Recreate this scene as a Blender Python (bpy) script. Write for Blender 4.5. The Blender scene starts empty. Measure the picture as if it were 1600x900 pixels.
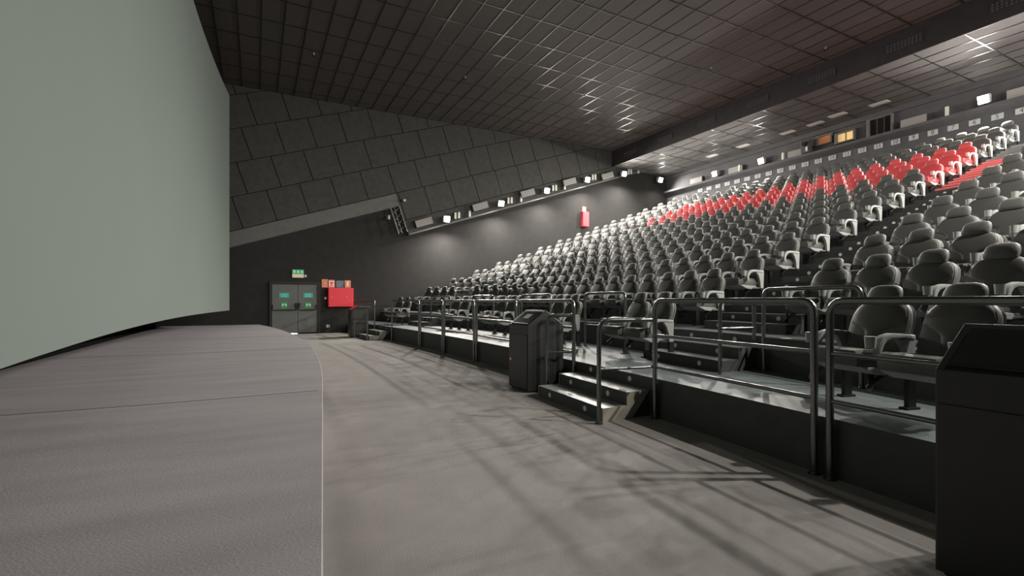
import bpy, bmesh, math, random
from mathutils import Vector, Matrix
random.seed(7)
R = math.radians
SC = bpy.context.scene
COL = SC.collection
# ------------------------------------------------------------------ camera
# room axes: x = from the screen towards the last row, y = across the hall, z = up
TH = math.atan2(400.0, 770.0)
cd = bpy.data.cameras.new('camera'); cam = bpy.data.objects.new('camera', cd); COL.objects.link(cam)
cd.sensor_fit = 'HORIZONTAL'; cd.sensor_width = 36; cd.lens = 770.0/1600*36; cd.shift_y = 20.0/1600
cd.clip_start = .05; cd.clip_end = 200
cam.location = (0, 0, 1.5); cam.rotation_euler = (R(90), 0, -TH)
SC.camera = cam
# ------------------------------------------------------------------ world, exposure
w = bpy.data.worlds.new('world'); SC.world = w; w.use_nodes = True
w.node_tree.nodes['Background'].inputs[0].default_value = (.02, .02, .022, 1)
SC.view_settings.view_transform = 'Standard'; SC.view_settings.look = 'None'
SC.view_settings.gamma = 1; SC.view_settings.use_curve_mapping = False
SC.view_settings.exposure = 0.0
LAMP_W = 3000.0          # each side wall flood
NEAR_W = 1700.0          # the row on the camera's own wall
REAR_W = 5200.0          # each rear wall flood
LAMP_COL = (1.0, .95, .87)

# ------------------------------------------------------------------ materials
M = {}
def mat(name, col, rough=.6, metal=0., var=0., scale=8., bump=0., bscale=60., spec=.5, emit=None, estr=0., stretch=None, coat=0., detail=4):
    m = bpy.data.materials.new(name); m.use_nodes = True
    nt = m.node_tree; b = nt.nodes['Principled BSDF']
    b.inputs['Base Color'].default_value = (*col, 1); b.inputs['Roughness'].default_value = rough
    b.inputs['Metallic'].default_value = metal; b.inputs['Specular IOR Level'].default_value = spec
    b.inputs['Coat Weight'].default_value = coat
    if emit:
        b.inputs['Emission Color'].default_value = (*emit, 1); b.inputs['Emission Strength'].default_value = estr
    if var or bump:
        tc = nt.nodes.new('ShaderNodeTexCoord'); mp = nt.nodes.new('ShaderNodeMapping')
        nt.links.new(tc.outputs['Object'], mp.inputs[0])
        if stretch: mp.inputs['Scale'].default_value = stretch
    if var:
        n = nt.nodes.new('ShaderNodeTexNoise'); n.inputs['Scale'].default_value = scale; n.inputs['Detail'].default_value = detail
        nt.links.new(mp.outputs[0], n.inputs['Vector'])
        mr = nt.nodes.new('ShaderNodeMapRange'); mr.inputs['From Min'].default_value = .3; mr.inputs['From Max'].default_value = .7
        mr.inputs['To Min'].default_value = 1-var; mr.inputs['To Max'].default_value = 1+var
        nt.links.new(n.outputs['Fac'], mr.inputs['Value'])
        mx = nt.nodes.new('ShaderNodeMix'); mx.data_type = 'RGBA'; mx.blend_type = 'MULTIPLY'; mx.inputs['Factor'].default_value = 1
        mx.inputs[6].default_value = (*col, 1); nt.links.new(mr.outputs[0], mx.inputs[7])
        nt.links.new(mx.outputs[2], b.inputs['Base Color'])
    if bump:
        n2 = nt.nodes.new('ShaderNodeTexNoise'); n2.inputs['Scale'].default_value = bscale; n2.inputs['Detail'].default_value = 3
        nt.links.new(mp.outputs[0], n2.inputs['Vector'])
        bp = nt.nodes.new('ShaderNodeBump'); bp.inputs['Strength'].default_value = bump; bp.inputs['Distance'].default_value = .01
        nt.links.new(n2.outputs['Fac'], bp.inputs['Height']); nt.links.new(bp.outputs[0], b.inputs['Normal'])
    M[name] = m
    return m

mat('carpet', (.25, .237, .226), .95, var=.08, scale=2.2, bump=.5, bscale=130, spec=.1, detail=9)
mat('stage_carpet', (.285, .265, .28), .95, var=.10, scale=1.5, bump=.5, bscale=130, spec=.1, stretch=(.5, 2.2, 1), detail=9)
mat('seam_dark', (.03, .028, .03), .9)
mat('screen_white', (.128, .152, .137), .85, var=.02, scale=.4, spec=.2)
mat('black_cloth', (.006, .006, .006), .95, spec=.1)
mat('wall_dark', (.023, .0215, .0205), .8, var=.12, scale=3, bump=.25, bscale=40, spec=.3, detail=8)
mat('wall_panel', (.064, .064, .059), .85, var=.12, scale=5, bump=.25, bscale=80, spec=.2)
mat('panel_gap', (.012, .012, .011), .9)
mat('fascia', (.12, .122, .112), .75, var=.08, scale=4)
mat('rear_wall', (.068, .066, .071), .75, var=.12, scale=2, bump=.2, bscale=40)
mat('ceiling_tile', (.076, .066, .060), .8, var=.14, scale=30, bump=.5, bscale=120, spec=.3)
mat('hazed_tile', (.115, .108, .104), .8, var=.14, scale=30, bump=.5, bscale=120, spec=.3)  # ceiling tile with the haze over the rear rows put into its colour
mat('ceiling_bar', (.10, .095, .09), .32, metal=.85)
mat('bulkhead', (.030, .026, .028), .7, var=.2, scale=3)
mat('vinyl', (.105, .125, .128), .56, var=.22, scale=2.2, bump=.08, bscale=20, spec=.25, detail=8)
mat('riser', (.040, .041, .040), .6, var=.15, scale=6, bump=.15, bscale=50)
mat('tread', (.26, .275, .27), .4, var=.15, scale=4, detail=8)
mat('aisle_tread', (.10, .11, .115), .42, var=.2, scale=4, detail=8)
mat('red_tread', (.62, .10, .105), .55, var=.08, scale=5)
mat('red_riser', (.36, .035, .04), .7)
mat('red_nosing', (.62, .20, .20), .45)
mat('grey_nosing', (.20, .205, .20), .45)
mat('stringer', (.30, .28, .235), .45, var=.2, scale=3)
mat('marker', (.62, .62, .56), .5)
mat('steel', (.17, .18, .175), .25, metal=.9, var=.06, scale=12)
mat('bin_black', (.016, .017, .016), .42, var=.12, scale=6, spec=.5)
mat('bin_lid', (.05, .055, .058), .12, metal=.5)
mat('paper', (.7, .72, .7), .7)
mat('brass', (.7, .45, .2), .35, metal=.8)
mat('seat_fabric', (.088, .088, .083), .62, var=.08, scale=18, bump=.1, bscale=150, spec=.35)
mat('seat_inset', (.064, .063, .060), .55, spec=.35)
mat('seat_plastic', (.25, .26, .25), .5, spec=.4)
mat('shell_plastic', (.22, .226, .22), .5, spec=.4)
mat('seat_red', (.52, .078, .085), .55, var=.06, scale=18, spec=.4)
mat('seat_red_inset', (.46, .055, .06), .6, spec=.3)
mat('red_plastic', (.50, .36, .34), .5)
mat('dark_metal', (.02, .02, .02), .4, metal=.5)
mat('door_grey', (.115, .122, .116), .55, var=.08, scale=3)
mat('frame_black', (.01, .01, .01), .6)
mat('red_paint', (.80, .035, .055), .45)
mat('sign_red', (.75, .12, .07), .5)
mat('sign_orange', (.72, .25, .13), .5)
mat('sign_blue', (.07, .13, .18), .5, var=.3, scale=14)
mat('sign_teal', (.03, .42, .36), .5)
mat('sign_green', (.01, .36, .12), .5)
mat('sign_white', (.75, .78, .74), .5)
mat('exit_lit', (.02, .4, .15), .5, emit=(.02, .5, .18), estr=.25)
mat('exit_glow', (.6, .56, .42), .5, emit=(1, .8, .45), estr=.16)
mat('daylight', (.8, .9, 1), .5, emit=(.75, .88, 1), estr=6.0)
mat('lamp_glass', (1, 1, 1), .3, emit=(1, .96, .88), estr=60.0)
mat('lamp_body', (.35, .35, .33), .5)
mat('speaker_grey', (.26, .25, .235), .7, var=.05, scale=20)
mat('speaker_side', (.05, .052, .05), .7)
mat('white_box', (.62, .62, .55), .6)
mat('warm_window', (.8, .6, .3), .5, emit=(1, .62, .22), estr=.42)
mat('orange_window', (.5, .2, .08), .5, emit=(1, .30, .07), estr=.10)
mat('blind_bar', (.06, .05, .04), .6)
mat('dark_glass', (.012, .012, .013), .15)
mat('plate_grey', (.40, .42, .42), .6)
mat('plate_text', (.06, .06, .065), .6)
mat('diffuser', (.60, .58, .56), .6)
mat('truss', (.22, .21, .185), .4, metal=.6)
mat('grille', (.085, .08, .085), .6)

# ------------------------------------------------------------------ mesh helpers
def bm_new(): return bmesh.new()
def box(bm, x0, x1, y0, y1, z0, z1):
    vs = [bm.verts.new((x, y, z)) for x in (x0, x1) for y in (y0, y1) for z in (z0, z1)]
    for f in ((0,1,3,2),(4,6,7,5),(0,4,5,1),(2,3,7,6),(0,2,6,4),(1,5,7,3)): bm.faces.new([vs[i] for i in f])
    return vs
def prism(bm, pts, axis, a, b):
    """extrude 2-D polygon along axis ('x': pts are (y,z); 'y': pts are (x,z); 'z': pts are (x,y))"""
    def P(p, t): return (t, p[0], p[1]) if axis == 'x' else (p[0], t, p[1]) if axis == 'y' else (p[0], p[1], t)
    A = [bm.verts.new(P(p, a)) for p in pts]; B = [bm.verts.new(P(p, b)) for p in pts]
    n = len(pts)
    bm.faces.new(A); bm.faces.new(B[::-1])
    for i in range(n): bm.faces.new([A[i], B[i], B[(i+1) % n], A[(i+1) % n]])
def cyl(bm, c, r, h, axis='z', n=16, r2=None):
    r2 = r if r2 is None else r2
    A, B = [], []
    for i in range(n):
        a = 2*math.pi*i/n; ca, sa = math.cos(a), math.sin(a)
        def P(rr, t):
            o = {'z': (rr*ca, rr*sa, t), 'x': (t, rr*ca, rr*sa), 'y': (rr*ca, t, rr*sa)}[axis]
            return (c[0]+o[0], c[1]+o[1], c[2]+o[2])
        A.append(bm.verts.new(P(r, 0))); B.append(bm.verts.new(P(r2, h)))
    bm.faces.new(A); bm.faces.new(B)
    for i in range(n): bm.faces.new([A[i], A[(i+1) % n], B[(i+1) % n], B[i]])
def fillet(pts, rad, n=6):
    out = [Vector(pts[0])]
    for i in range(1, len(pts)-1):
        p0, p1, p2 = Vector(pts[i-1]), Vector(pts[i]), Vector(pts[i+1])
        a = (p0-p1).normalized(); b = (p2-p1).normalized()
        l = min(rad, (p0-p1).length*.49, (p2-p1).length*.49)
        s, e = p1+a*l, p1+b*l
        for k in range(n+1):
            t = k/n; out.append(s*(1-t)**2 + p1*2*t*(1-t) + e*t*t)
    out.append(Vector(pts[-1])); return out
def tube(bm, pts, r, n=10):
    pts = [Vector(p) for p in pts]; rings = []; up = None
    for i, p in enumerate(pts):
        t = (pts[min(i+1, len(pts)-1)]-pts[max(i-1, 0)]).normalized()
        if up is None: up = t.orthogonal().normalized()
        up = (up - t*up.dot(t)).normalized(); sd = t.cross(up)
        rings.append([bm.verts.new(p+up*r*math.cos(2*math.pi*k/n)+sd*r*math.sin(2*math.pi*k/n)) for k in range(n)])
    for a, b in zip(rings, rings[1:]):
        for k in range(n): bm.faces.new([a[k], a[(k+1) % n], b[(k+1) % n], b[k]])
    bm.faces.new(rings[0]); bm.faces.new(rings[-1])
def loft(bm, loops):
    rings = [[bm.verts.new(p) for p in l] for l in loops]; n = len(rings[0])
    for a, b in zip(rings, rings[1:]):
        for k in range(n): bm.faces.new([a[k], a[(k+1) % n], b[(k+1) % n], b[k]])
    bm.faces.new(rings[0]); bm.faces.new(rings[-1])
def mesh_of(name, bm, mats, smooth=False, bevel=0.):
    bmesh.ops.recalc_face_normals(bm, faces=bm.faces)
    if bevel:
        es = [e for e in bm.edges if len(e.link_faces) == 2 and e.calc_face_angle(0) > R(40)]
        bmesh.ops.bevel(bm, geom=es, offset=bevel, segments=2, affect='EDGES', profile=.5)
    me = bpy.data.meshes.new(name); bm.to_mesh(me); bm.free()
    for m in (mats if isinstance(mats, (list, tuple)) else [mats]): me.materials.append(M[m])
    if smooth:
        me.polygons.foreach_set('use_smooth', [True]*len(me.polygons))
        me.set_sharp_from_angle(angle=R(38))
    return me
def link(name, me, parent=None):
    o = bpy.data.objects.new(name, me); COL.objects.link(o)
    if parent: o.parent = parent
    return o
def obj(name, bm, mats, parent=None, smooth=False, bevel=0.):
    return link(name, mesh_of(name, bm, mats, smooth, bevel), parent)
def tag(o, label=None, cat=None, group=None, kind=None):
    if label: o['label'] = label
    if cat: o['category'] = cat
    if group: o['group'] = group
    if kind: o['kind'] = kind
    return o
def thing(name, label, cat, loc=(0,0,0), rz=0, group=None):
    o = bpy.data.objects.new(name, None); COL.objects.link(o); o.empty_display_size = .1
    o.location = loc; o.rotation_euler = (0, 0, rz)
    return tag(o, label, cat, group)
def struct(name, bm, mats, label=None, smooth=False):
    o = obj(name, bm, mats, None, smooth); return tag(o, label, kind='structure')
def struct_empty(name, label=None):
    o = bpy.data.objects.new(name, None); COL.objects.link(o); return tag(o, label, kind='structure')
def bx(name, m, parent, *a, bevel=0.):
    bm = bm_new(); box(bm, *a); return obj(name, bm, m, parent, bevel=bevel)
ORD = ['zeroth','first','second','third','fourth','fifth','sixth','seventh','eighth','ninth','tenth','eleventh','twelfth','thirteenth','fourteenth','fifteenth','sixteenth','seventeenth','eighteenth','nineteenth','twentieth']

# ------------------------------------------------------------------ plan of the hall
Y0, Y1 = -.35, 24.3          # near and far side walls
X0, X1 = -4.6, 24.2          # wall behind the screen, rear wall
ZC, ZR, XB = 10.7, 9.75, 19.5   # main ceiling, rear ceiling, bulkhead
H1 = .5                      # height of stage and of the seating platform
def arc(V, rad, y, y0=12.0): return V - (y-y0)**2/(2*rad)
def stage_edge(y): return arc(1.08, 57.5, y, 12.8) if y > 6.3 else arc(1.08, 57.5, 6.3, 12.8)+.113*(y-6.3)
def plat_edge(y): return arc(4.87, 85, y)
ROWP, RISE = 1.16, .433
def row_head(k, y):          # x of the headrests of row k
    V = 6.54 if k == 1 else 8.38+(k-2)*ROWP
    return arc(V, 45+(V-8.38), y)
def tier_floor(k): return H1 if k == 1 else .99+(k-2)*RISE
def tier_edge(k, y):
    if k == 2: return arc(7.1, 44, y)
    if k == 16: return X1
    V = 8.53+(k-3)*ROWP
    return min(arc(V, 45+(V-8.38), y), X1-.05)
AISLES = ((4.75, 6.5), (18.78, 19.92))
def fan(k): return .035*max(0, k-4)   # the near aisle drifts slightly across the hall towards the back

# ------------------------------------------------------------------ shell
struct('floor', (lambda b: (box(b, X0, X1, Y0, Y1, -.1, 0), b)[1])(bm_new()), 'carpet', 'grey carpeted floor between stage and seating')
# far side wall (door wall)
bm = bm_new(); box(bm, X0, X1, Y1, Y1+.2, 0, 11.2); wall_back = struct('wall_back', bm, 'wall_dark', 'dark side wall with exit doors and tilted panels above')
bm = bm_new(); box(bm, X0, X1, Y0-.2, Y0, 0, 11.2); struct('wall_front', bm, 'wall_dark')
bm = bm_new(); box(bm, X0-.2, X0, Y0-.2, Y1+.2, 0, 11.2); struct('wall_left', bm, 'black_cloth')
bm = bm_new(); box(bm, X1, X1+.2, Y0-.2, Y1+.2, 0, 11.2); wall_right = struct('wall_right', bm, 'rear_wall', 'rear wall with projection windows and seat number plates')
# main ceiling: backing slab, bars, tiles
bm = bm_new(); box(bm, X0, XB+.05, Y0, Y1, ZC+.04, ZC+.2); ceiling = struct('ceiling', bm, 'panel_gap', 'dark tiled ceiling of the hall')
PU, PV = 1.37, .68
def project(x, y, z):
    c, s = math.cos(TH), math.sin(TH); d = y*c+x*s; X = x*c-y*s
    return (800+770*X/d, 470-770*(z-1.5)/d, d) if d > .2 else (9e3, 9e3, .1)
ulines = [8.45+PU*k for k in range(-7, 13)]; vlines = [.15+PV*k for k in range(-8, 30)]
def clampl(l, a, b): return [a]+[t for t in l if a+.05 < t < b-.05]+[b]
def ceiling_field(parent, xs, ys, z, tile='ceiling_tile', limit=300):
    cells = []
    for a, b in zip(xs, xs[1:]):
        for c, d in zip(ys, ys[1:]):
            px, py, dd = project((a+b)/2, (c+d)/2, z)
            vis = -60 < px < 1660 and -40 < py < 900
            cells.append((0 if vis else 1, dd, a, b, c, d))
    cells.sort(); cache = {}; rest = bm_new(); nrest = 0
    for i, (vis, dd, a, b, c, d) in enumerate(cells):
        if i < limit and not vis:
            key = (round(b-a, 3), round(d-c, 3))
            if key not in cache:
                bm = bm_new(); box(bm, -(b-a)/2+.022, (b-a)/2-.022, -(d-c)/2+.022, (d-c)/2-.022, 0, .03)
                cache[key] = mesh_of('ceiling_tile', bm, tile)
            o = link('ceiling_tile', cache[key], parent); o.location = ((a+b)/2, (c+d)/2, z+.006)
        else:
            box(rest, a+.022, b-.022, c+.022, d-.022, z+.006, z+.036); nrest += 1
    if nrest: tag(obj('ceiling_tiles', rest, 'ceiling_tile', parent), kind='stuff')
    else: rest.free()
    for x in xs: bx('grid_bar', 'ceiling_bar', parent, x-.017, x+.017, ys[0], ys[-1], z-.004, z+.03)
    for y in ys: bx('grid_bar', 'ceiling_bar', parent, xs[0], xs[-1], y-.017, y+.017, z-.005, z+.029)
ceiling_field(ceiling, clampl(vlines, X0, XB), clampl(ulines, Y0, Y1), ZC)
bm = bm_new(); box(bm, XB, X1, Y0, Y1, ZR+.04, ZR+.2); ceiling2 = struct('ceiling', bm, 'panel_gap', 'lower ceiling strip over the last rows')
ceiling_field(ceiling2, clampl([XB+PV*k for k in range(1, 8)], XB, X1), clampl(ulines, Y0, Y1), ZR, 'hazed_tile')
bm = bm_new(); box(bm, XB-.06, XB, Y0, Y1, ZR-.01, ZC+.03); bulk = struct('trim_1', bm, 'bulkhead', 'dark bulkhead with perforated vents across the ceiling')
# perforated vents in the bulkhead
gb = bm_new(); box(gb, -.012, 0, -.55, .55, -.16, .16); vent_me = mesh_of('vent', gb, 'bulkhead')
pb = bm_new()
for iy in range(10):
    for iz in range(3): box(pb, -.02, -.011, -.5+iy*.105, -.5+iy*.105+.06, -.12+iz*.09, -.12+iz*.09+.055)
perf_me = mesh_of('vent_slots', pb, 'grille')
for y in [3.2+2.74*k for k in range(8)]:
    v = link('vent', vent_me, bulk); v.location = (XB-.06, y, ZR+.45)
    p = link('vent_slots', perf_me, v)

# ------------------------------------------------------------------ tilted panels on the far side wall
YP = 24.1                    # panel face
AL = math.atan(.331); ca, sa = math.cos(AL), math.sin(AL)
def sn(x, z): return (x*ca+z*sa, -x*sa+z*ca)
def xz(s, n): return (s*ca-n*sa, s*sa+n*ca)
def clip(poly, f):
    out = []
    for i in range(len(poly)):
        a, b = poly[i], poly[(i+1) % len(poly)]; fa, fb = f(a), f(b)
        if fa >= 0: out.append(a)
        if (fa >= 0) != (fb >= 0):
            t = fa/(fa-fb); out.append((a[0]+(b[0]-a[0])*t, a[1]+(b[1]-a[1])*t))
    return out
def area(p): return abs(sum(p[i][0]*p[(i+1) % len(p)][1]-p[(i+1) % len(p)][0]*p[i][1] for i in range(len(p))))/2
def wall_clip(p):
    ceil_z = lambda q: ZC-.01-q[1]
    p = clip(p, ceil_z); p = p and clip(p, lambda q: q[0]-X0-.05); p = p and clip(p, lambda q: X1-.02-q[0])
    return p
N4 = 4.525; NP = 1.375; SP = 1.39; S_NOTCH = 7.9
seam_s0 = {0: sn(-.30, 10.2)[0], 1: sn(-.56, 8.88)[0], 2: sn(-.73, 7.35)[0], 3: sn(-.95, 6.0)[0], 4: sn(-.40, 4.6)[0]}
panel_root = struct_empty('wall_panelling', 'grey square wall panels laid in rising rows under the ceiling')
def put_poly(name, poly, m, parent, y_face, y_back, bevel=0.):
    bm = bm_new(); prism(bm, poly, 'y', y_face, y_back); return obj(name, bm, m, parent, bevel=bevel)
bk = wall_clip([xz(*q) for q in ((-8, N4-.06), (S_NOTCH, N4-.06), (S_NOTCH, N4-NP-.06), (34, N4-NP-.06), (34, 14), (-8, 14))])
put_poly('backing', bk, 'panel_gap', panel_root, YP+.05, YP+.15)
for row in range(-3, 6):
    # row 3 sits on the fascia; row 4 runs only behind the notch
    n1 = N4+NP*(4-row); n0 = n1-NP
    if row == 5: continue
    s_off = seam_s0.get(row, seam_s0[0]+.4*row)
    for k in range(-6, 26):
        s0 = s_off+k*SP; s1 = s0+SP
        if row == 4:
            if s1 <= S_NOTCH+.1: continue
            s0 = max(s0, S_NOTCH)
        g = .016
        p = wall_clip([xz(s0+g, n0+g), xz(s1-g, n0+g), xz(s1-g, n1-g), xz(s0+g, n1-g)])
        if len(p) >= 3 and area(p) > .03:
            put_poly('wall_panel', p, 'wall_panel', panel_root, YP-random.uniform(0, .012), YP+.06)
# pale fascia under the panels in front of the notch
def band(name, s0, s1, n0, n1, m, y0, y1, parent=None):
    p = wall_clip([xz(s0, n0), xz(s1, n0), xz(s1, n1), xz(s0, n1)]); return put_poly(name, p, m, parent, y0, y1)
tr = band('trim_2', -8, S_NOTCH-.0, N4-.64, N4-.02, 'fascia', YP-.02, Y1); tag(tr, 'pale sloping fascia strip under the wall panels', kind='structure')
# lower lamp band behind the notch: fascia plus a ledge
NB = 2.47
tr = band('trim_3', S_NOTCH, 26, NB, N4-NP-.02, 'wall_panel', YP+.02, Y1); tag(tr, 'sloping grey band carrying the side wall lamps', kind='structure')
tr = band('trim_4', S_NOTCH, 26, NB-.07, NB, 'fascia', YP-.10, Y1); tag(tr, 'sloping ledge under the side wall lamps', kind='structure')

# ------------------------------------------------------------------ wall lamps, speakers, small white boxes
def lamp(loc, out, label, group, watt=LAMP_W, aim=(.60, 0, -.80), cone=176):
    """flood lamp; out = horizontal unit vector away from the wall"""
    ang = math.atan2(out[1], out[0])
    t = thing('flood_lamp', label, 'lamp', loc, ang, group)
    bm = bm_new(); prism(bm, [(-.10, -.12), (.06, -.18), (.15, .12), (.02, .18), (-.10, .14)], 'y', -.17, .17); obj('housing', bm, 'lamp_body', t, bevel=.01)
    bm = bm_new(); prism(bm, [(.075, -.15), (.152, .10), (.17, .094), (.093, -.156)], 'y', -.145, .145); obj('glass', bm, 'lamp_glass', t)
    bx('bracket', 'dark_metal', t, -.16, -.09, -.03, .03, -.16, -.05)
    ld = bpy.data.lights.new('flood_light', 'SPOT'); ld.energy = watt; ld.color = LAMP_COL
    ld.spot_size = R(cone); ld.spot_blend = 1; ld.shadow_soft_size = .07
    lo = bpy.data.objects.new('flood_light', ld); COL.objects.link(lo); lo.parent = t
    lo.location = (.27, 0, -.06)
    lo.rotation_euler = Vector(aim).to_track_quat('-Z', 'Y').to_euler()
    return t
sp = bm_new(); prism(sp, [(-.45, -.17), (.45, -.17), (.45, .17), (-.45, .17)], 'y', -.02, .02); sp_front = mesh_of('grille', sp, 'speaker_grey', bevel=.006)
sp = bm_new(); box(sp, -.46, .46, .02, .15, -.18, .18); sp_body = mesh_of('cabinet', sp, 'speaker_side', bevel=.01)
def speaker(loc, rz, tilt, label, group):
    t = thing('surround_speaker', label, 'speaker', loc, rz, group); t.rotation_euler = (0, tilt, rz)
    link('cabinet', sp_body, t); link('grille', sp_front, t)
wb = bm_new(); box(wb, -.055, .055, -.05, .03, -.16, .16); wb_me = mesh_of('vent_slot', wb, 'white_box', bevel=.005)
side_x = [8.62, 11.7, 14.58, 17.38, 20.15]; side_z = [5.68, 6.75, 7.74, 8.68, 9.35]
NAMES = ['nearest the screen', 'second from the screen', 'third from the screen', 'fourth from the screen', 'fifth from the screen']
for i, (x, z) in enumerate(zip(side_x, side_z)):
    lamp((x, YP-.22, z), (0, -1), 'lit flood lamp on the panelled side wall, '+NAMES[i], 'side wall flood lamps')
    speaker((x-1.15, YP-.17, z-.24), 0, -AL, 'grey surround speaker beside the side wall lamp '+NAMES[i], 'side wall speakers')
    for j, dx in enumerate((.55, .75, 1.35)):
        o = link('wall_box', wb_me); o.location = (x+dx, YP-.06, z+.12+dx*.2); o.rotation_euler = (0, 0, 0)
        tag(o, ('%s small white upright box after the side wall lamp ' % ORD[j+1])+NAMES[i], 'wall box', 'white wall boxes')
lamp((23.2, YP-.17, 9.33), (0, -1), 'lit flood lamp on the side wall in the rear corner', 'side wall flood lamps', 700)
for i, (x, z) in enumerate(zip(side_x+[23.2], side_z+[9.33])):     # the same row on the camera's side wall, outside the frame
    lamp((x, Y0+.25, z), (0, 1), 'flood lamp on the side wall behind the camera, '+(NAMES+['in the rear corner'])[i], 'near wall flood lamps', NEAR_W)
ZL = 8.98
RN = {20.2: 'farthest from the aisle', 17.2: 'beside the grey speakers', 8.15: 'above the end of the red rows', 5.1: 'next to the near corner', 2.1: 'extra unseen one added in the near corner'}  # the near corner lamp is unseen, added to strengthen the rear light
for y in RN:
    lamp((X1-.2, y, ZL), (-1, 0), 'lit flood lamp on the rear wall, '+RN[y], 'rear wall flood lamps', REAR_W, (.77, 0, -.64), 132)
# rear wall ledge and booth
bm = bm_new(); prism(bm, [(X1-.30, 8.60), (X1, 8.42), (X1, 8.72), (X1-.30, 8.72)], 'y', Y0, Y1); tag(obj('trim_5', bm, 'rear_wall'), 'long ledge across the rear wall under the booth windows', kind='structure')
bm = bm_new(); box(bm, X1-.10, X1, Y0, Y1, 9.52, ZR); tag(obj('trim_6', bm, 'rear_wall'), kind='structure')
def window(n, y0, y1, z0, z1, pane, label, bars=0, reveal=.12):
    r = struct_empty('window_%d' % n, label)
    t = .05
    bx('window_frame', 'fascia', r, X1-.16, X1-.0, y0-t, y0, z0-t, z1+t); bx('window_frame', 'fascia', r, X1-.16, X1, y1, y1+t*2.2, z0-t, z1+t)
    bx('window_sill', 'fascia', r, X1-.20, X1, y0, y1, z0-t, z0); bx('window_frame', 'fascia', r, X1-.16, X1, y0, y1, z1, z1+t)
    bx('pane', pane, r, X1-.05, X1-.03, y0, y1, z0, z1)
    for k in range(bars):
        yb = y0+(y1-y0)*(k+1)/(bars+1); bx('glazing_bar', 'blind_bar', r, X1-.075, X1-.05, yb-.015, yb+.015, z0, z1)
window(1, 12.72, 13.42, 8.86, 9.26, 'warm_window', 'warm yellow lit projection booth window', 1)
window(2, 13.72, 14.30, 9.02, 9.38, 'orange_window', 'dim orange lit projection booth window', 0)
window(3, 11.22, 12.06, 8.74, 9.46, 'dark_glass', 'large dark projection booth window', 2)
pr = thing('projector', 'grey projector head behind the rear ledge left of the orange window', 'projector', (X1-.32, 14.75, 8.72))
bm = bm_new(); box(bm, -.12, .14, -.22, .22, 0, .62); obj('housing', bm, 'speaker_side', pr, bevel=.03)
bm = bm_new(); cyl(bm, (-.26, 0, .42), .10, .16, 'x', 16); obj('lens', bm, 'dark_metal', pr)
bm = bm_new(); box(bm, -.16, -.12, -.14, -.06, .06, .26); obj('panel', bm, 'white_box', pr)
rear_sp = [(19.35+2.35, 'in the rear corner'), (18.9+.0, 'right of the farthest rear lamp'), (15.35, 'left of the projector'), (10.4, 'right of the dark booth window'), (7.1, 'right of the brightest rear lamp')]
for y, s in rear_sp:
    speaker((X1-.155, y, 8.90), R(-90), 0, 'pale grey speaker on the rear ledge '+s, 'rear wall speakers')
for y, s in ((18.62, 'beside the grey speakers'), (16.05, 'left of the pale speaker by the projector'), (9.28, 'left of the brightest rear lamp')):
    o = link('wall_box', wb_me); o.location = (X1-.16, y, 8.92); o.rotation_euler = (0, 0, R(-90)); o.scale = (1, 1, 1.15)
    tag(o, 'white upright box on the rear ledge '+s, 'wall box', 'white rear boxes')
ORDX = ORD+['twenty-'+o for o in ORD[1:10]]
# seat number plates
plb = bm_new(); box(plb, -.02, 0, -.17, .17, -.105, .105); plate_me = mesh_of('number_plate', plb, 'plate_grey', bevel=.006)
def text_mesh(s, size, m):
    cu = bpy.data.curves.new('lettering', 'FONT'); cu.body = s; cu.size = size; cu.extrude = .003; cu.align_x = 'CENTER'; cu.align_y = 'CENTER'
    o = bpy.data.objects.new('lettering', cu); COL.objects.link(o)
    me = bpy.data.meshes.new_from_object(o.evaluated_get(bpy.context.evaluated_depsgraph_get())); me.name = 'lettering'
    bpy.data.objects.remove(o); me.materials.clear(); me.materials.append(M[m]); return me
for n in range(4, 27):
    y = 12.4+(n-12)*.65
    if abs(y-8.15) < .1: pass
    t = link('seat_number_plate', plate_me); t.location = (X1-.005, y, 8.27)
    tag(t, 'grey wall plate reading %d, %s from the left end of its row' % (n, ORDX[26-n+1]), 'number plate', 'seat number plates')
    d = link('lettering', text_mesh(str(n), .22, 'plate_text'), t); d.location = (-.0215, 0, 0); d.rotation_euler = (R(90), 0, R(-90))
# recessed ceiling panels over the last rows
db = bm_new(); box(db, -.17, .17, -.34, .34, -.012, .02); diff_me = mesh_of('ceiling_panel', db, 'diffuser', bevel=.004)
for i, (x, y) in enumerate(((23.1, 15.2), (23.1, 13.85), (22.9, 12.75), (23.1, 11.2), (23.0, 17.6), (23.0, 19.6))):
    o = link('ceiling_panel', diff_me); o.location = (x, y, ZR-.006)
    tag(o, 'flat pale panel in the rear ceiling, %s from the bright right lamp' % ORD[[3, 2, 1, 0, 4, 5][i]+1], 'ceiling panel', 'rear ceiling panels')
# sprinklers
for i, (x, y) in enumerate(((1.9, 19.6), (7.6, 18.8), (12.9, 17.9), (11.6, 9.4), (18.3, 10.6), (15.9, 13.6))):
    t = thing('sprinkler', 'small sprinkler head under the dark ceiling, %s from the screen' % ORD[[1, 2, 4, 3, 6, 5][i]], 'sprinkler', (x, y, ZC), 0, 'ceiling sprinklers')
    bm = bm_new(); cyl(bm, (0, 0, -.10), .03, .10, 'z', 10); obj('stem', bm, 'lamp_body', t)
    bm = bm_new(); cyl(bm, (0, 0, -.14), .055, .03, 'z', 12); obj('head', bm, 'dark_metal', t)

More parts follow.
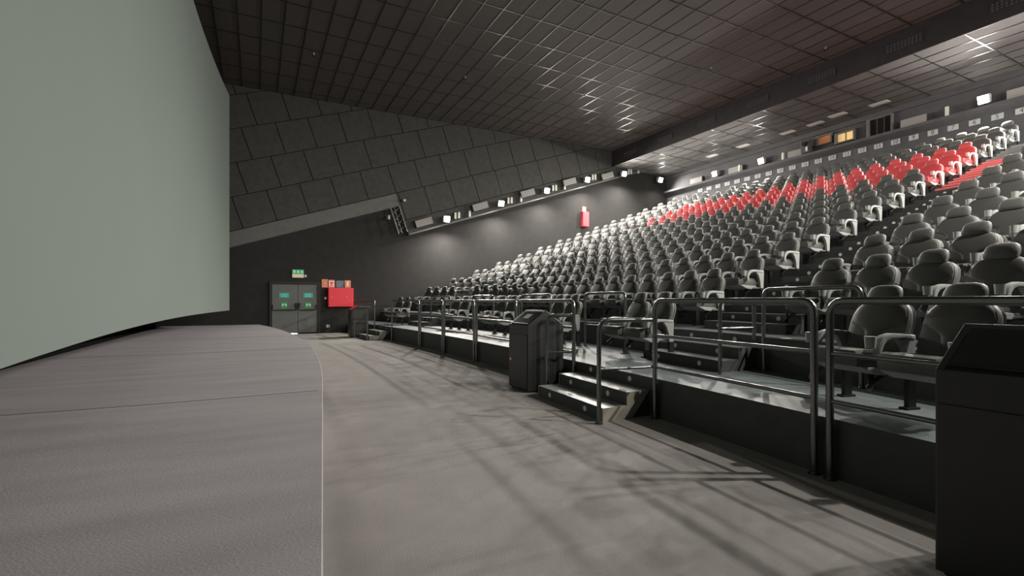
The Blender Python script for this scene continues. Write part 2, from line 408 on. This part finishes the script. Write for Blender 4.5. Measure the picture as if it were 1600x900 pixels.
# ------------------------------------------------------------------ screen and stage
YS = [Y0+.75+(22.45-Y0-.75)*i/48 for i in range(49)]
def screen_x(y): return -1.6+(y-11.5)**2/180
t = thing('cinema_screen', 'huge curved greenish white cinema screen above the stage', 'screen', (0, 0, 0))
bm = bm_new()
loft(bm, [[(screen_x(y), y, 1.12), (screen_x(y), y, 9.62), (screen_x(y)-.05, y, 9.62), (screen_x(y)-.05, y, 1.12)] for y in YS]); obj('screen_fabric', bm, 'screen_white', t, smooth=True)
bm = bm_new()
loft(bm, [[(screen_x(y)-.06, y, 1.10), (screen_x(y)-.06, y, 9.64), (screen_x(y)-.16, y, 9.64), (screen_x(y)-.16, y, 1.10)] for y in YS]); obj('frame', bm, 'black_cloth', t)
bm = bm_new(); box(bm, -3.40, -3.30, Y0, Y1, 0, 10.4); tag(obj('backing_curtain', bm, 'black_cloth'), 'black curtain hanging behind the screen', kind='structure')
XSB, YSE = -3.26, 23.35
ys = [Y0+(YSE-Y0)*i/60 for i in range(61)]
bm = bm_new()
loft(bm, [[(XSB, y, 0), (XSB, y, H1), (stage_edge(y)-.006, y, H1), (stage_edge(y), y, H1-.006), (stage_edge(y), y, 0)] for y in ys])
stage = struct('stage', bm, 'stage_carpet', 'raised stage with bowed edge covered in mauve grey carpet')
for y in (5.85, 11.15, 15.3, 19.4):
    bm = bm_new()
    loft(bm, [[(x, y-.008+.02*math.sin(x*2), H1-.01), (x, y+.008+.02*math.sin(x*2), H1-.01), (x, y+.008+.02*math.sin(x*2), H1+.0015), (x, y-.008+.02*math.sin(x*2), H1+.0015)] for x in [XSB+.05+(stage_edge(y)-XSB-.1)*k/12 for k in range(13)]])
    obj('carpet_seam', bm, 'seam_dark', stage)

# ------------------------------------------------------------------ seating platform, tiers
def solid(name, front, back, z0, z1, mats, y0, y1, label=None, n=48, lip=.0):
    ysl = [y0+(y1-y0)*i/n for i in range(n+1)]
    bm = bm_new(); rings = []
    loft(bm, [[(front(y), y, z0), (front(y), y, z1), (back(y), y, z1), (back(y), y, z0)] for y in ysl])
    bmesh.ops.recalc_face_normals(bm, faces=bm.faces)
    for f in bm.faces: f.material_index = 1 if f.normal.z > .7 else 0
    return struct(name, bm, mats, label)
PLY0 = Y0+.02
platform = solid('seating_platform', plat_edge, lambda y: tier_edge(2, y), 0, H1, ['riser', 'vinyl'], PLY0, Y1-.02, 'low front platform with dark face and pale vinyl top')
NROW = 15
tiers = {}
for k in range(2, NROW+1):
    tiers[k] = solid('seating_tier', lambda y, k=k: tier_edge(k, y), lambda y, k=k: tier_edge(k+1, y) if k < NROW else X1, 0, tier_floor(k), ['riser', 'aisle_tread'], PLY0, Y1-.02, 'dark stepped tier carrying the %s row of seats' % ORD[k])
# aisle steps with round markers
mk = bm_new(); cyl(mk, (-.006, 0, 0), .036, .006, 'x', 14); marker_me = mesh_of('step_marker', mk, 'marker')
def step_block(parent, front, depth, ya, yb, z0, z1, mats, n=6):
    ysl = [ya+(yb-ya)*i/n for i in range(n+1)]
    bm = bm_new()
    loft(bm, [[(front(y), y, z0), (front(y), y, z1), (front(y)+depth, y, z1), (front(y)+depth, y, z0)] for y in ysl])
    bmesh.ops.recalc_face_normals(bm, faces=bm.faces)
    for f in bm.faces: f.material_index = 1 if f.normal.z > .7 else 0
    return obj('step', bm, mats, parent)
def markers(parent, front, ya, yb, z, nose=None, hh=.07):
    if nose:
        bm = bm_new(); ysl = [ya+(yb-ya)*i/6 for i in range(7)]
        loft(bm, [[(front(y)-.022, y, z+hh-.045), (front(y)-.022, y, z+hh+.004), (front(y)+.03, y, z+hh+.004), (front(y)-.001, y, z+hh-.045)] for y in ysl]); obj('nosing', bm, nose, parent); return
    for y in (ya+.42, yb-.35):
        o = link('step_marker', marker_me, parent); o.location = (front(y), y, z)
for ai, (ya, yb) in enumerate(AISLES):
    st = struct_empty('aisle_stairs', 'stepped aisle with round pale markers, '+('nearer the camera' if ai == 0 else 'by the far side wall'))
    for k in range(2, NROW+1):
        ya, yb = AISLES[ai]
        if ai == 0: ya, yb = ya+fan(k), yb+fan(k)
        z0 = tier_floor(k-1); dz = (tier_floor(k)-z0)/3; td = ROWP/3
        red = ai == 0 and k in (10, 11, 12, 13)
        ms = ['red_riser', 'red_tread'] if ai == 0 and k in (11, 12, 13) else ['riser', 'aisle_tread']
        nose = None if ai or k < 11 else 'red_nosing' if k < 14 else 'grey_nosing'
        for j in (0, 1):
            fr = lambda y, j=j, k=k: tier_edge(k, y)-(2-j)*td
            s = step_block(st, fr, (2-j)*td-.001, ya, yb, z0-.001 if j == 0 else z0+dz*j-.001, z0+dz*(j+1), ms)
            markers(s, fr, ya, yb, z0+dz*(j+.5), nose, dz/2)
        # markers on the tier's own riser and a nosing strip
        s = step_block(st, lambda y, k=k: tier_edge(k, y)-.004, .30, ya, yb, tier_floor(k)-dz, tier_floor(k)+.004, ms)
        markers(s, lambda y, k=k: tier_edge(k, y)-.004, ya, yb, tier_floor(k)-dz/2, nose, dz/2)

# floor steps up to the platform
def floor_steps(ya, yb, label):
    t = thing('floor_steps', label, 'steps', (0, 0, 0), 0, 'steps from floor to platform')
    fe = lambda y: plat_edge(y)
    for j in (0, 1):
        fr = lambda y, j=j: plat_edge(y)-(2-j)*.38
        s = step_block(t, fr, (2-j)*.38-.002, ya, yb, 0 if j == 0 else .1675, .1667*(j+1), ['riser', 'tread'])
        markers(s, fr, ya, yb, .1667*(j+.5))
    for y, d in ((ya, -1), (yb, 1)):
        e = plat_edge(y)
        bm = bm_new(); prism(bm, [(e-.77, .001), (e-.30, .001), (e-.005, .335), (e-.385, .335), (e-.385, .17), (e-.77, .17)], 'y', y, y+d*.012); s = obj('stringer', bm, 'stringer', t)
        bm = bm_new(); prism(bm, [(e-.46, .001), (e-.38, .001), (e-.09, .334), (e-.17, .334)], 'y', y+d*.0121, y+d*.016); obj('stripe', bm, 'seat_plastic', s)
    # markers on the platform riser at the head of the steps
    for y in (ya+.42, yb-.35):
        o = link('step_marker', marker_me, t); o.location = (plat_edge(y), y, .42)
    return t
floor_steps(4.90, 6.66, 'three dark steps with pale treads beside the middle litter bin')
floor_steps(19.05, 20.6, 'small dark steps at the far end by the red cabinet')

# ------------------------------------------------------------------ railings
RT = .031
def rail_panel(name, ya, yb, xf, z0, z1, bars, label, group, r=RT, posts=True, rad=.13):
    t = thing(name, label, 'railing', (xf((ya+yb)/2), (ya+yb)/2, z0), 0, group)
    o = Vector(t.location)
    P = lambda y, z: Vector((xf(y), y, z))-o
    mid = [ya+(yb-ya)*k/6 for k in range(1, 6)]
    pts = [P(ya, z0), P(ya, z1)]+[P(y, z1) for y in mid]+[P(yb, z1), P(yb, z0)]
    path = fillet(pts, rad); bm = bm_new(); tube(bm, path, r, 12); obj('frame', bm, 'steel', t, smooth=True)
    for zb in bars:
        bm = bm_new(); tube(bm, [P(y, zb) for y in [ya]+mid+[yb]], r*.62, 10); obj('bar', bm, 'steel', t, smooth=True)
    for y in (ya, yb):
        q = P(y, z0); bm = bm_new(); cyl(bm, (q.x, q.y, 0), .05, .012, 'z', 14); obj('foot_plate', bm, 'steel', t)
    return t
front_x = lambda y: plat_edge(y)-.06
G = 'railings along the front platform'
rail_panel('railing', .55, 2.44, front_x, 0, 1.5, (1.06, .66), 'tall tube railing behind the nearest black bin', G)
rail_panel('railing', 2.58, 4.72, front_x, 0, 1.5, (1.06, .66), 'long tube railing between near bin and the floor steps', G)
for (a, b), s in zip(((6.74, 8.86), (8.98, 11.14), (11.30, 13.45), (13.6, 15.55), (15.7, 18.6)),
                     ('behind the middle litter bin', 'first beyond the middle litter bin', 'second beyond the middle litter bin', 'third beyond the middle litter bin', 'next to the far steps')):
    rail_panel('railing', a, b, front_x, 0, 1.5, (1.06, .66), 'tube railing on the platform front '+s, G)
rail_panel('railing', 20.75, 23.6, front_x, 0, 1.5, (1.06, .66), 'tube railing between far steps and dark side wall', G)
def hand_rail(y, side_y, label, xs=.80):
    """rail beside the floor steps: floor post, top bar back to the platform railing post"""
    xe = plat_edge(y)-.06
    t = thing('handrail', label, 'handrail', (xe-xs, y, 0), 0, 'handrails of the floor steps')
    pts = fillet([(0, 0, 0), (0, 0, 1.26), (xs-.02, side_y, 1.26)], .16); bm = bm_new(); tube(bm, pts, RT*.9, 12); obj('frame', bm, 'steel', t, smooth=True)
    bm = bm_new(); tube(bm, [(0, 0, .66), (xs-.02, side_y, .66)], RT*.5, 10); obj('bar', bm, 'steel', t, smooth=True)
    bm = bm_new(); cyl(bm, (0, 0, 0), .05, .012, 'z', 14); obj('foot_plate', bm, 'steel', t)
hand_rail(4.84, -.10, 'steel handrail on the near side of the middle floor steps')
hand_rail(6.86, -.10, 'steel handrail between middle bin and floor steps', .45)
hand_rail(18.98, -.3, 'thin steel handrail on the near side of the far steps')
hand_rail(20.72, .0, 'thin steel handrail by the far litter bin')
back_x = lambda y: tier_edge(2, y)-.09
G2 = 'railings behind the wheelchair bays'
for a, b, s in ((3.15, 4.55, 'beside the near stair aisle, next to the front row pair'), (7.40, 8.88, 'between the first two pairs of the front row'),
                (10.45, 12.0, 'between second and third pair of the front row'), (13.75, 15.2, 'between third and fourth pair of the front row'), (16.9, 18.5, 'next to the far stair aisle')):
    rail_panel('bay_railing', a, b, back_x if a < 5 else (lambda y: row_head(1, y)), H1, 1.66, (.98,), 'steel tier railing '+s, G2, RT*.85)
# inner stair handrail
t = thing('handrail', 'steel handrail with lower bar at the foot of the near stair aisle', 'handrail', (5.62, 4.66, H1))
bm = bm_new(); tube(bm, fillet([(0, 0, 0), (0, 0, 1.0), (.62, -.06, 1.0), (.62, -.06, .46)], .1), RT*.85, 12); obj('frame', bm, 'steel', t, smooth=True)
bm = bm_new(); tube(bm, [(0, 0, .62), (.62, -.06, .62)], RT*.55, 10); obj('bar', bm, 'steel', t, smooth=True)

# ------------------------------------------------------------------ litter bins
def litter_bin(x, y, label, paper=False, up=0., lock=True):
    """front face at x, low-y side at y"""
    t = thing('litter_bin', label, 'bin', (x, y, 0), 0, 'black litter bins')
    W, D, E, T = .66, .69, 1.10+up, 1.345+up
    bm = bm_new(); prism(bm, [(0, .02), (D, .02), (D, E), (D/2, T), (0, E)], 'y', 0, W); body = obj('body', bm, 'bin_black', t, bevel=.006)
    s = math.atan2(T-E, D/2)
    def onslope(a, b, y0, y1, h0, h1):   # quad box on the front slope, a..b along slope from the eave
        L = math.hypot(T-E, D/2); ux, uz = math.cos(s), math.sin(s); nx, nz = -uz, ux
        bm = bm_new()
        prism(bm, [(a*ux+h0*nx, E+a*uz+h0*nz), (b*ux+h0*nx, E+b*uz+h0*nz), (b*ux+h1*nx, E+b*uz+h1*nz), (a*ux+h1*nx, E+a*uz+h1*nz)], 'y', y0, y1); return bm
    fl = obj('flap', onslope(.05, .37, .05, W-.05, -.004, .006), 'bin_lid', t)
    obj('flap_edge', onslope(.03, .045, .04, W-.04, 0, .008), 'dark_metal', fl)
    if paper: obj('sticker', onslope(.17, .29, .24, .42, .006, .008), 'paper', fl)
    d = bx('door', 'bin_black', t, -.012, 0, .012, W-.012, .05, .94, bevel=.004)
    if lock: bm = bm_new(); cyl(bm, (-.022, W-.09, .50), .03, .012, 'x', 14); obj('lock', bm, 'brass', d)
    bx('plinth', 'dark_metal', t, .03, D-.03, .03, W-.03, 0, .02)
    return t
litter_bin(3.32, .675, 'large black litter bin closest to the camera at the right edge', up=.025, lock=False)
litter_bin(3.92, 6.99, 'black litter bin with sticker on its lid beside the floor steps', True)
litter_bin(3.46, 21.0, 'small looking black litter bin below the red cabinet')

# ------------------------------------------------------------------ seats (face towards -x, origin on the floor under the seat)
def ring(cx, z, hw, ht, n=20, e=3.2, lean=0.):
    l = []
    for i in range(n):
        a = 2*math.pi*i/n; c, s = math.cos(a), math.sin(a)
        l.append((cx+ht*math.copysign(abs(s)**(2/e), s)+lean, hw*math.copysign(abs(c)**(2/e), c), z))
    return l
def lean(z): return .02+(z-.40)*.33
def seat_meshes(fab, inset, plast, shell):
    me = {}
    bm = bm_new()
    prof = [(.38, .235, .030), (.42, .265, .050), (.52, .278, .060), (.66, .295, .064), (.78, .298, .062), (.86, .288, .058), (.92, .262, .052), (.965, .215, .044), (.99, .15, .034), (1.0, .08, .02)]
    loft(bm, [ring(lean(z), z, hw, ht, 18) for z, hw, ht in prof]); me['backrest'] = mesh_of('backrest', bm, fab, True)
    bm = bm_new()   # raised upholstery field bounded by the curved seam
    prof = [(.47, .070, .05), (.60, .082, .060), (.69, .10, .064), (.725, .15, .0635), (.75, .225, .063), (.785, .28, .062), (.86, .276, .058), (.92, .25, .052), (.965, .205, .044), (.988, .14, .033)]
    loft(bm, [ring(lean(z)-.013, z, hw, ht, 18) for z, hw, ht in prof]); me['upholstery'] = mesh_of('upholstery', bm, inset, True)
    bm = bm_new()
    prof = [(.36, .20, .022), (.50, .272, .03), (.66, .297, .032), (.80, .299, .03), (.88, .284, .028), (.94, .245, .024), (.975, .18, .018)]
    loft(bm, [ring(lean(z)+.045, z, hw, ht, 16) for z, hw, ht in prof]); me['back_shell'] = mesh_of('back_shell', bm, shell, True)
    bm = bm_new()
    prof = [(.975, .14, .03), (.99, .162, .042), (1.03, .168, .050), (1.08, .162, .050), (1.12, .146, .046), (1.143, .112, .036), (1.155, .06, .018)]
    loft(bm, [ring(lean(z)-.03, z, hw, ht, 18, 3.0) for z, hw, ht in prof]); me['headrest'] = mesh_of('headrest', bm, fab, True)
    bm = bm_new()
    loft(bm, [[(x, y, z) for (y, z) in ((-w, zc-h*.5), (-w*.96, zc-h), (w*.96, zc-h), (w, zc-h*.5), (w, zc+h*.4), (w*.90, zc+h), (-w*.90, zc+h), (-w, zc+h*.4))]
              for x, w, zc, h in ((-.455, .21, .48, .04), (-.44, .25, .475, .07), (-.37, .268, .47, .086), (-.2, .268, .46, .086), (0, .262, .45, .08), (.03, .255, .45, .06))]); me['seat_cushion'] = mesh_of('seat_cushion', bm, fab, True)
    bm = bm_new()
    prism(bm, [(-.42, .40), (.02, .375), (.0, .30), (-.25, .325)], 'y', -.272, .272); me['seat_pan'] = mesh_of('seat_pan', bm, plast, False, .008)
    # armrest unit on the low-y side
    yc = -.316
    bm = bm_new()
    out = [(-.31, .47), (-.315, .56), (-.29, .635), (-.235, .685), (-.15, .705), (-.03, .70), (.13, .685)]
    inn = [(.13, .645), (-.03, .655), (-.14, .657), (-.205, .64), (-.245, .60), (-.265, .55), (-.262, .47)]
    prism(bm, out+inn, 'y', yc-.035, yc+.035); me['armrest'] = mesh_of('armrest', bm, plast, True, .008)
    bm = bm_new()
    prism(bm, [(-.06, .650), (.14, .65), (.125, .33), (.05, .33), (.035, .47), (-.0, .57)], 'y', yc-.028, yc+.028); me['side_panel'] = mesh_of('side_panel', bm, plast, False, .006)
    bm = bm_new(); cyl(bm, (-.365, yc, .575), .040, .105, 'z', 14, .047); me['cup_holder'] = mesh_of('cup_holder', bm, plast, True)
    bm = bm_new(); box(bm, .06, .15, yc-.022, yc+.022, .0, .34); box(bm, .02, .18, yc-.04, yc+.04, 0, .02)
    tube(bm, fillet([(.10, yc, .33), (-.10, yc+.06, .33), (-.22, yc+.14, .20), (-.12, yc+.20, .16), (-.06, yc+.24, .34)], .06), .026, 8)
    me['leg'] = mesh_of('leg', bm, 'dark_metal', False)
    return me
S_G = seat_meshes('seat_fabric', 'seat_inset', 'seat_plastic', 'shell_plastic')
S_R = seat_meshes('seat_red', 'seat_red_inset', 'red_plastic', 'red_plastic')
ORDER = ['backrest', 'upholstery', 'back_shell', 'headrest', 'seat_cushion', 'seat_pan', 'armrest', 'side_panel', 'cup_holder', 'leg']
SUB = {'upholstery': 'backrest', 'cup_holder': 'armrest'}
ARM2 = ['armrest', 'side_panel', 'cup_holder', 'leg']
def joined(S, both=False):
    bm = bm_new(); mats = []
    items = [(n, 0) for n in ORDER]+([(n, .64) for n in ARM2] if both else [])
    for n, dy in items:
        me = S[n]; mn = me.materials[0].name
        if mn not in mats: mats.append(mn)
        i0 = len(bm.faces); bm.from_mesh(me); bm.faces.ensure_lookup_table()
        vs = set()
        for f in bm.faces[i0:]:
            f.material_index = mats.index(mn)
            for v in f.verts: vs.add(v)
        if dy: bmesh.ops.translate(bm, vec=(0, dy, 0), verts=list(vs))
    me = bpy.data.meshes.new('cinema_chair'); bm.to_mesh(me); bm.free()
    for m in mats: me.materials.append(M[m])
    me.polygons.foreach_set('use_smooth', [True]*len(me.polygons)); me.set_sharp_from_angle(angle=R(38))
    return me
J_G, J_R = joined(S_G), joined(S_R); J_G2, J_R2 = joined(S_G, True), joined(S_R, True)
HEADX = lean(1.05)-.03
nseat = [0, 0]
def seat(k, y, red, label, group, last=False):
    V = 6.54 if k == 1 else 8.38+(k-2)*ROWP
    xh = row_head(k, y); rz = math.asin(max(-1, min(1, (y-12)/(45+V-8.38))))
    x = xh-HEADX*math.cos(rz); yy = y-HEADX*math.sin(rz); z = tier_floor(k)
    if k > 1: x = min(x, tier_edge(k+1, y)-.30)
    px, py, d = project(x, y, z+1)
    if not (-40 < px < 1660): return
    S = S_R if red else S_G
    nseat[1 if red else 0] += 1
    if d > 19.5:
        o = link('cinema_chair', (J_R2 if last else J_R) if red else (J_G2 if last else J_G))
        o.location = (x, yy, z); o.rotation_euler = (0, 0, rz); tag(o, label, 'chair', group); return
    t = thing('cinema_chair', label, 'chair', (x, yy, z), rz, group)
    made = {}
    for n in ORDER: made[n] = link(n, S[n], made[SUB[n]] if n in SUB else t)
    if last:
        for n in ARM2:
            made['2'+n] = o = link(n, S[n], made['2armrest'] if n == 'cup_holder' else t)
            if n != 'cup_holder': o.location = (0, .64, 0)
PIT = .677
MAIN0 = 6.85
CNT = ['', 'one', 'two', 'three', 'four', 'five', 'six', 'seven', 'eight', 'nine', 'ten', 'eleven', 'twelve', 'thirteen', 'fourteen', 'fifteen']
for k in range(2, NROW+1):
    red = k in (10, 11, 12)
    for j in range(18):
        c = 'red' if red else 'dark grey'
        seat(k, MAIN0+fan(k)*1.15+j*(PIT-fan(k)*1.15/17), red, '%s seat, %s from the near stair aisle, row %s of the middle block' % (c, ORD[j+1], CNT[k]), 'red seats of the middle block' if red else 'grey seats of the middle block', j == 17)
    for j in range(4):
        seat(k, 20.30-.03*min(k-2, 8)+j*.662, False, 'grey seat in the far wall block, row %s, %s from the far aisle' % (CNT[k], ORD[j+1]), 'grey seats by the far wall', j == 3)
    for j in range(6):
        seat(k, 4.38+fan(k)*1.3-j*PIT, False, 'grey seat right of the near stair aisle, row %s, %s from that aisle' % (CNT[k], ORD[j+1]), 'grey seats right of the near stair aisle', j == 0)
pairs = ((2.63, 'nearest the camera'), (6.92, 'beside the near stair aisle'), (10.0, 'behind the middle litter bin'), (13.15, 'in the middle of the platform'), (16.35, 'before the far aisle'), (21.2, 'by the far wall'))
for i, (y, s) in enumerate(pairs):
    seat(1, y, False, 'grey front row seat, left one of the pair '+s, 'front row seats', True)
    seat(1, y-PIT, False, 'grey front row seat, right one of the pair '+s, 'front row seats')
seat(1, 2.63-2*PIT, False, 'grey front row seat cut off at the right picture edge', 'front row seats')
print('seats grey/red', nseat)

# ------------------------------------------------------------------ exit doors, signs, cabinets on the far wall
dr = struct_empty('door_1', 'grey double exit doors with green stickers and black push bars')
YD = Y1
bx('door_frame', 'frame_black', dr, .52, .62, YD-.07, YD, 0, 2.36); bx('door_frame', 'frame_black', dr, 2.50, 2.64, YD-.07, YD, 0, 2.36); bx('door_frame', 'frame_black', dr, .62, 2.50, YD-.07, YD, 2.24, 2.36)
for (a, b), hinge in (((.63, 1.675), 0), ((1.69, 2.49), 1)):
    lf = bx('door_leaf', 'door_grey', dr, a, b, YD-.05, YD-.005, .06, 2.235, bevel=.004)
    m = (a+b)/2+(-.03 if hinge == 0 else .03)
    st = bx('sticker', 'sign_teal', lf, m-.2, m+.2, YD-.054, YD-.05, 1.64, 1.86)
    for k in range(2): bx('printed_line', 'sign_white', st, m-.13, m+.13, YD-.0555, YD-.054, 1.70+.075*k, 1.715+.075*k)
    st = bx('sticker', 'sign_green', lf, m-.12, m+.12, YD-.054, YD-.05, 1.18, 1.43)
    for sgn in (-1, 1):
        bm = bm_new(); prism(bm, [(m+sgn*.02, 1.36), (m+sgn*.09, 1.36), (m+sgn*.09, 1.25), (m+sgn*.06, 1.25), (m+sgn*.06, 1.31), (m+sgn*.02, 1.31)], 'y', YD-.0555, YD-.054); obj('arrow', bm, 'sign_white', st)
    bm = bm_new(); tube(bm, fillet([(a+.03, YD-.06, 1.30), (a+.03, YD-.13, 1.28), (a+.03, YD-.13, 1.09), (b-.03, YD-.13, 1.09), (b-.03, YD-.13, 1.28), (b-.03, YD-.06, 1.30)], .05), .022, 10); bar = obj('push_bar', bm, 'frame_black', lf, smooth=True)
    xm = b-.09 if hinge == 0 else a+.03
    bx('lock_box', 'dark_metal', lf, xm, xm+.06, YD-.12, YD-.05, 1.18, 1.40)
bx('gap_light', 'daylight', dr, 1.12, 1.66, YD-.03, YD-.01, .0, .035)
t = thing('exit_sign', 'green running man exit sign above the double doors', 'exit sign', (1.69, YD, 2.55))
bx('panel', 'exit_lit', t, -.24, .24, -.05, 0, .17, .36); bx('lamp_strip', 'exit_glow', t, -.24, .24, -.05, 0, .0, .16); bx('socket', 'white_box', t, .27, .36, -.04, 0, .03, .13)
bx('pictogram', 'sign_white', t, -.20, -.11, -.053, -.05, .20, .33)
bm = bm_new(); prism(bm, [(-.03, .2), (.03, .2), (.03, .26), (.06, .26), (0, .34), (-.06, .26), (-.03, .26)], 'y', -.053, -.05); obj('pictogram', bm, 'sign_white', t)
bm = bm_new(); prism(bm, [(.10, .20), (.14, .20), (.16, .25), (.19, .20), (.22, .20), (.185, .27), (.21, .30), (.18, .32), (.15, .32), (.11, .28), (.13, .26), (.15, .28)], 'y', -.053, -.05); obj('pictogram', bm, 'sign_white', t)
def wall_sign(x0, x1, z0, z1, m, label, pict):
    t = thing('wall_sign', label, 'sign', ((x0+x1)/2, YD, (z0+z1)/2)); w, h = (x1-x0)/2, (z1-z0)/2
    bx('panel', m, t, -w, w, -.015, 0, -h, h)
    if pict == 'disc':
        bm = bm_new(); cyl(bm, (0, -.018, 0), .06, .003, 'y', 16); obj('pictogram', bm, 'sign_red', t)
        bm = bm_new(); cyl(bm, (0, -.021, 0), .03, .003, 'y', 16); obj('pictogram', bm, 'sign_white', t)
    elif pict == 'hose':
        bx('pictogram', 'sign_white', t, -.12, .12, -.018, -.015, -.14, .14)
        bm = bm_new(); cyl(bm, (.0, -.021, .03), .075, .003, 'y', 18); obj('pictogram', bm, 'sign_red', t)
        bx('pictogram', 'sign_red', t, -.09, .07, -.021, -.018, -.12, -.07)
    elif pict == 'ext':
        bx('pictogram', 'sign_white', t, -.05, .03, -.018, -.015, -.10, .08); bx('pictogram', 'sign_white', t, -.03, .07, -.018, -.015, .08, .12)
    else:
        for k in range(4): bx('printed_line', 'plate_grey', t, -.2, .2-.05*k, -.018, -.015, .12-.07*k, .135-.07*k)
wall_sign(2.70, 2.96, 2.12, 2.50, 'sign_orange', 'orange alarm sign beside the exit door', 'disc')
wall_sign(2.99, 3.27, 2.11, 2.48, 'sign_red', 'red fire hose sign above the red cabinet', 'hose')
wall_sign(3.34, 3.68, 2.11, 2.45, 'sign_blue', 'dark blue notice above the red cabinet', 'text')
wall_sign(3.72, 3.99, 2.12, 2.47, 'sign_orange', 'orange extinguisher sign above the red cabinet', 'ext')
t = thing('fire_hose_cabinet', 'large red fire hose cabinet on the dark wall near the exit', 'cabinet', (3.52, YD-.004, 1.22))
bx('body', 'red_paint', t, -.56, .56, -.20, 0, 0, .88, bevel=.006); d = bx('door', 'red_paint', t, -.54, .54, -.215, -.2, .02, .86, bevel=.004)
for x in (-.40, .27):
    bm = bm_new(); cyl(bm, (x, -.225, .45), .018, .01, 'y', 10); obj('latch', bm, 'white_box', d)
t = thing('call_point', 'small red call point left of the red cabinet', 'switch', (2.86, YD, 1.62)); bx('body', 'sign_red', t, -.06, .06, -.05, 0, -.06, .06, bevel=.005); bx('button', 'sign_white', t, -.03, .03, -.055, -.05, -.03, .03)
t = thing('wall_socket', 'white socket low on the wall below the red cabinet', 'socket', (2.97, YD, .32)); bx('plate', 'white_box', t, -.07, .07, -.02, 0, -.06, .06, bevel=.004); bx('insert', 'speaker_side', t, .0, .05, -.025, -.02, -.04, .04)
t = thing('extinguisher_cabinet', 'tall narrow red extinguisher cabinet high on the side wall', 'cabinet', (17.5, YD, 5.95))
bx('body', 'red_paint', t, -.22, .22, -.2, 0, 0, .88, bevel=.006); bx('door', 'red_paint', t, -.2, .2, -.21, -.2, .02, .86); s = bx('sign', 'sign_orange', t, -.13, .13, -.02, 0, .90, 1.2); bx('pictogram', 'sign_white', s, -.06, .05, -.023, -.02, .96, 1.14)
# lighting truss in the notch of the panelling
t = thing('lighting_truss', 'pale lattice truss hanging in the notch of the wall panels', 'truss', (6.40, YP-.02, 4.95)); t.rotation_euler = (0, -R(18.3), 0)
ch = [(-.22, -.05), (.22, -.05), (0, .12)]
for x, y in ch:
    bm = bm_new(); tube(bm, [(x, y, -.1), (x, y, 1.22)], .024, 8); obj('chord', bm, 'truss', t, smooth=True)
for i in range(4):
    z0, z1 = -.05+i*.3, -.05+(i+1)*.3
    for (xa, ya), (xb, yb) in ((ch[0], ch[1]), (ch[1], ch[2]), (ch[2], ch[0])):
        bm = bm_new(); tube(bm, [(xa, ya, z0), (xb, yb, z1)], .011, 6); obj('brace', bm, 'truss', t, smooth=True)
t = thing('stage_light', 'small stage light hung beside the lattice truss', 'spotlight', (5.70, YP-.1, 5.55))
bm = bm_new(); cyl(bm, (0, -.02, -.1), .09, .2, 'z', 14, .06); obj('can', bm, 'lamp_body', t, smooth=True)
bm = bm_new(); tube(bm, fillet([(-.12, 0, 0), (-.12, 0, .22), (.12, 0, .22), (.12, 0, 0)], .04), .012, 8); obj('yoke', bm, 'dark_metal', t)
t = thing('wall_camera', 'tiny camera on the fascia above the lattice truss', 'camera', (6.45, YP-.03, 6.45)); bx('body', 'white_box', t, -.02, .1, -.12, 0, -.05, .05, bevel=.01); bx('lens_hood', 'frame_black', t, -.10, -.02, -.10, -.02, -.04, .04)
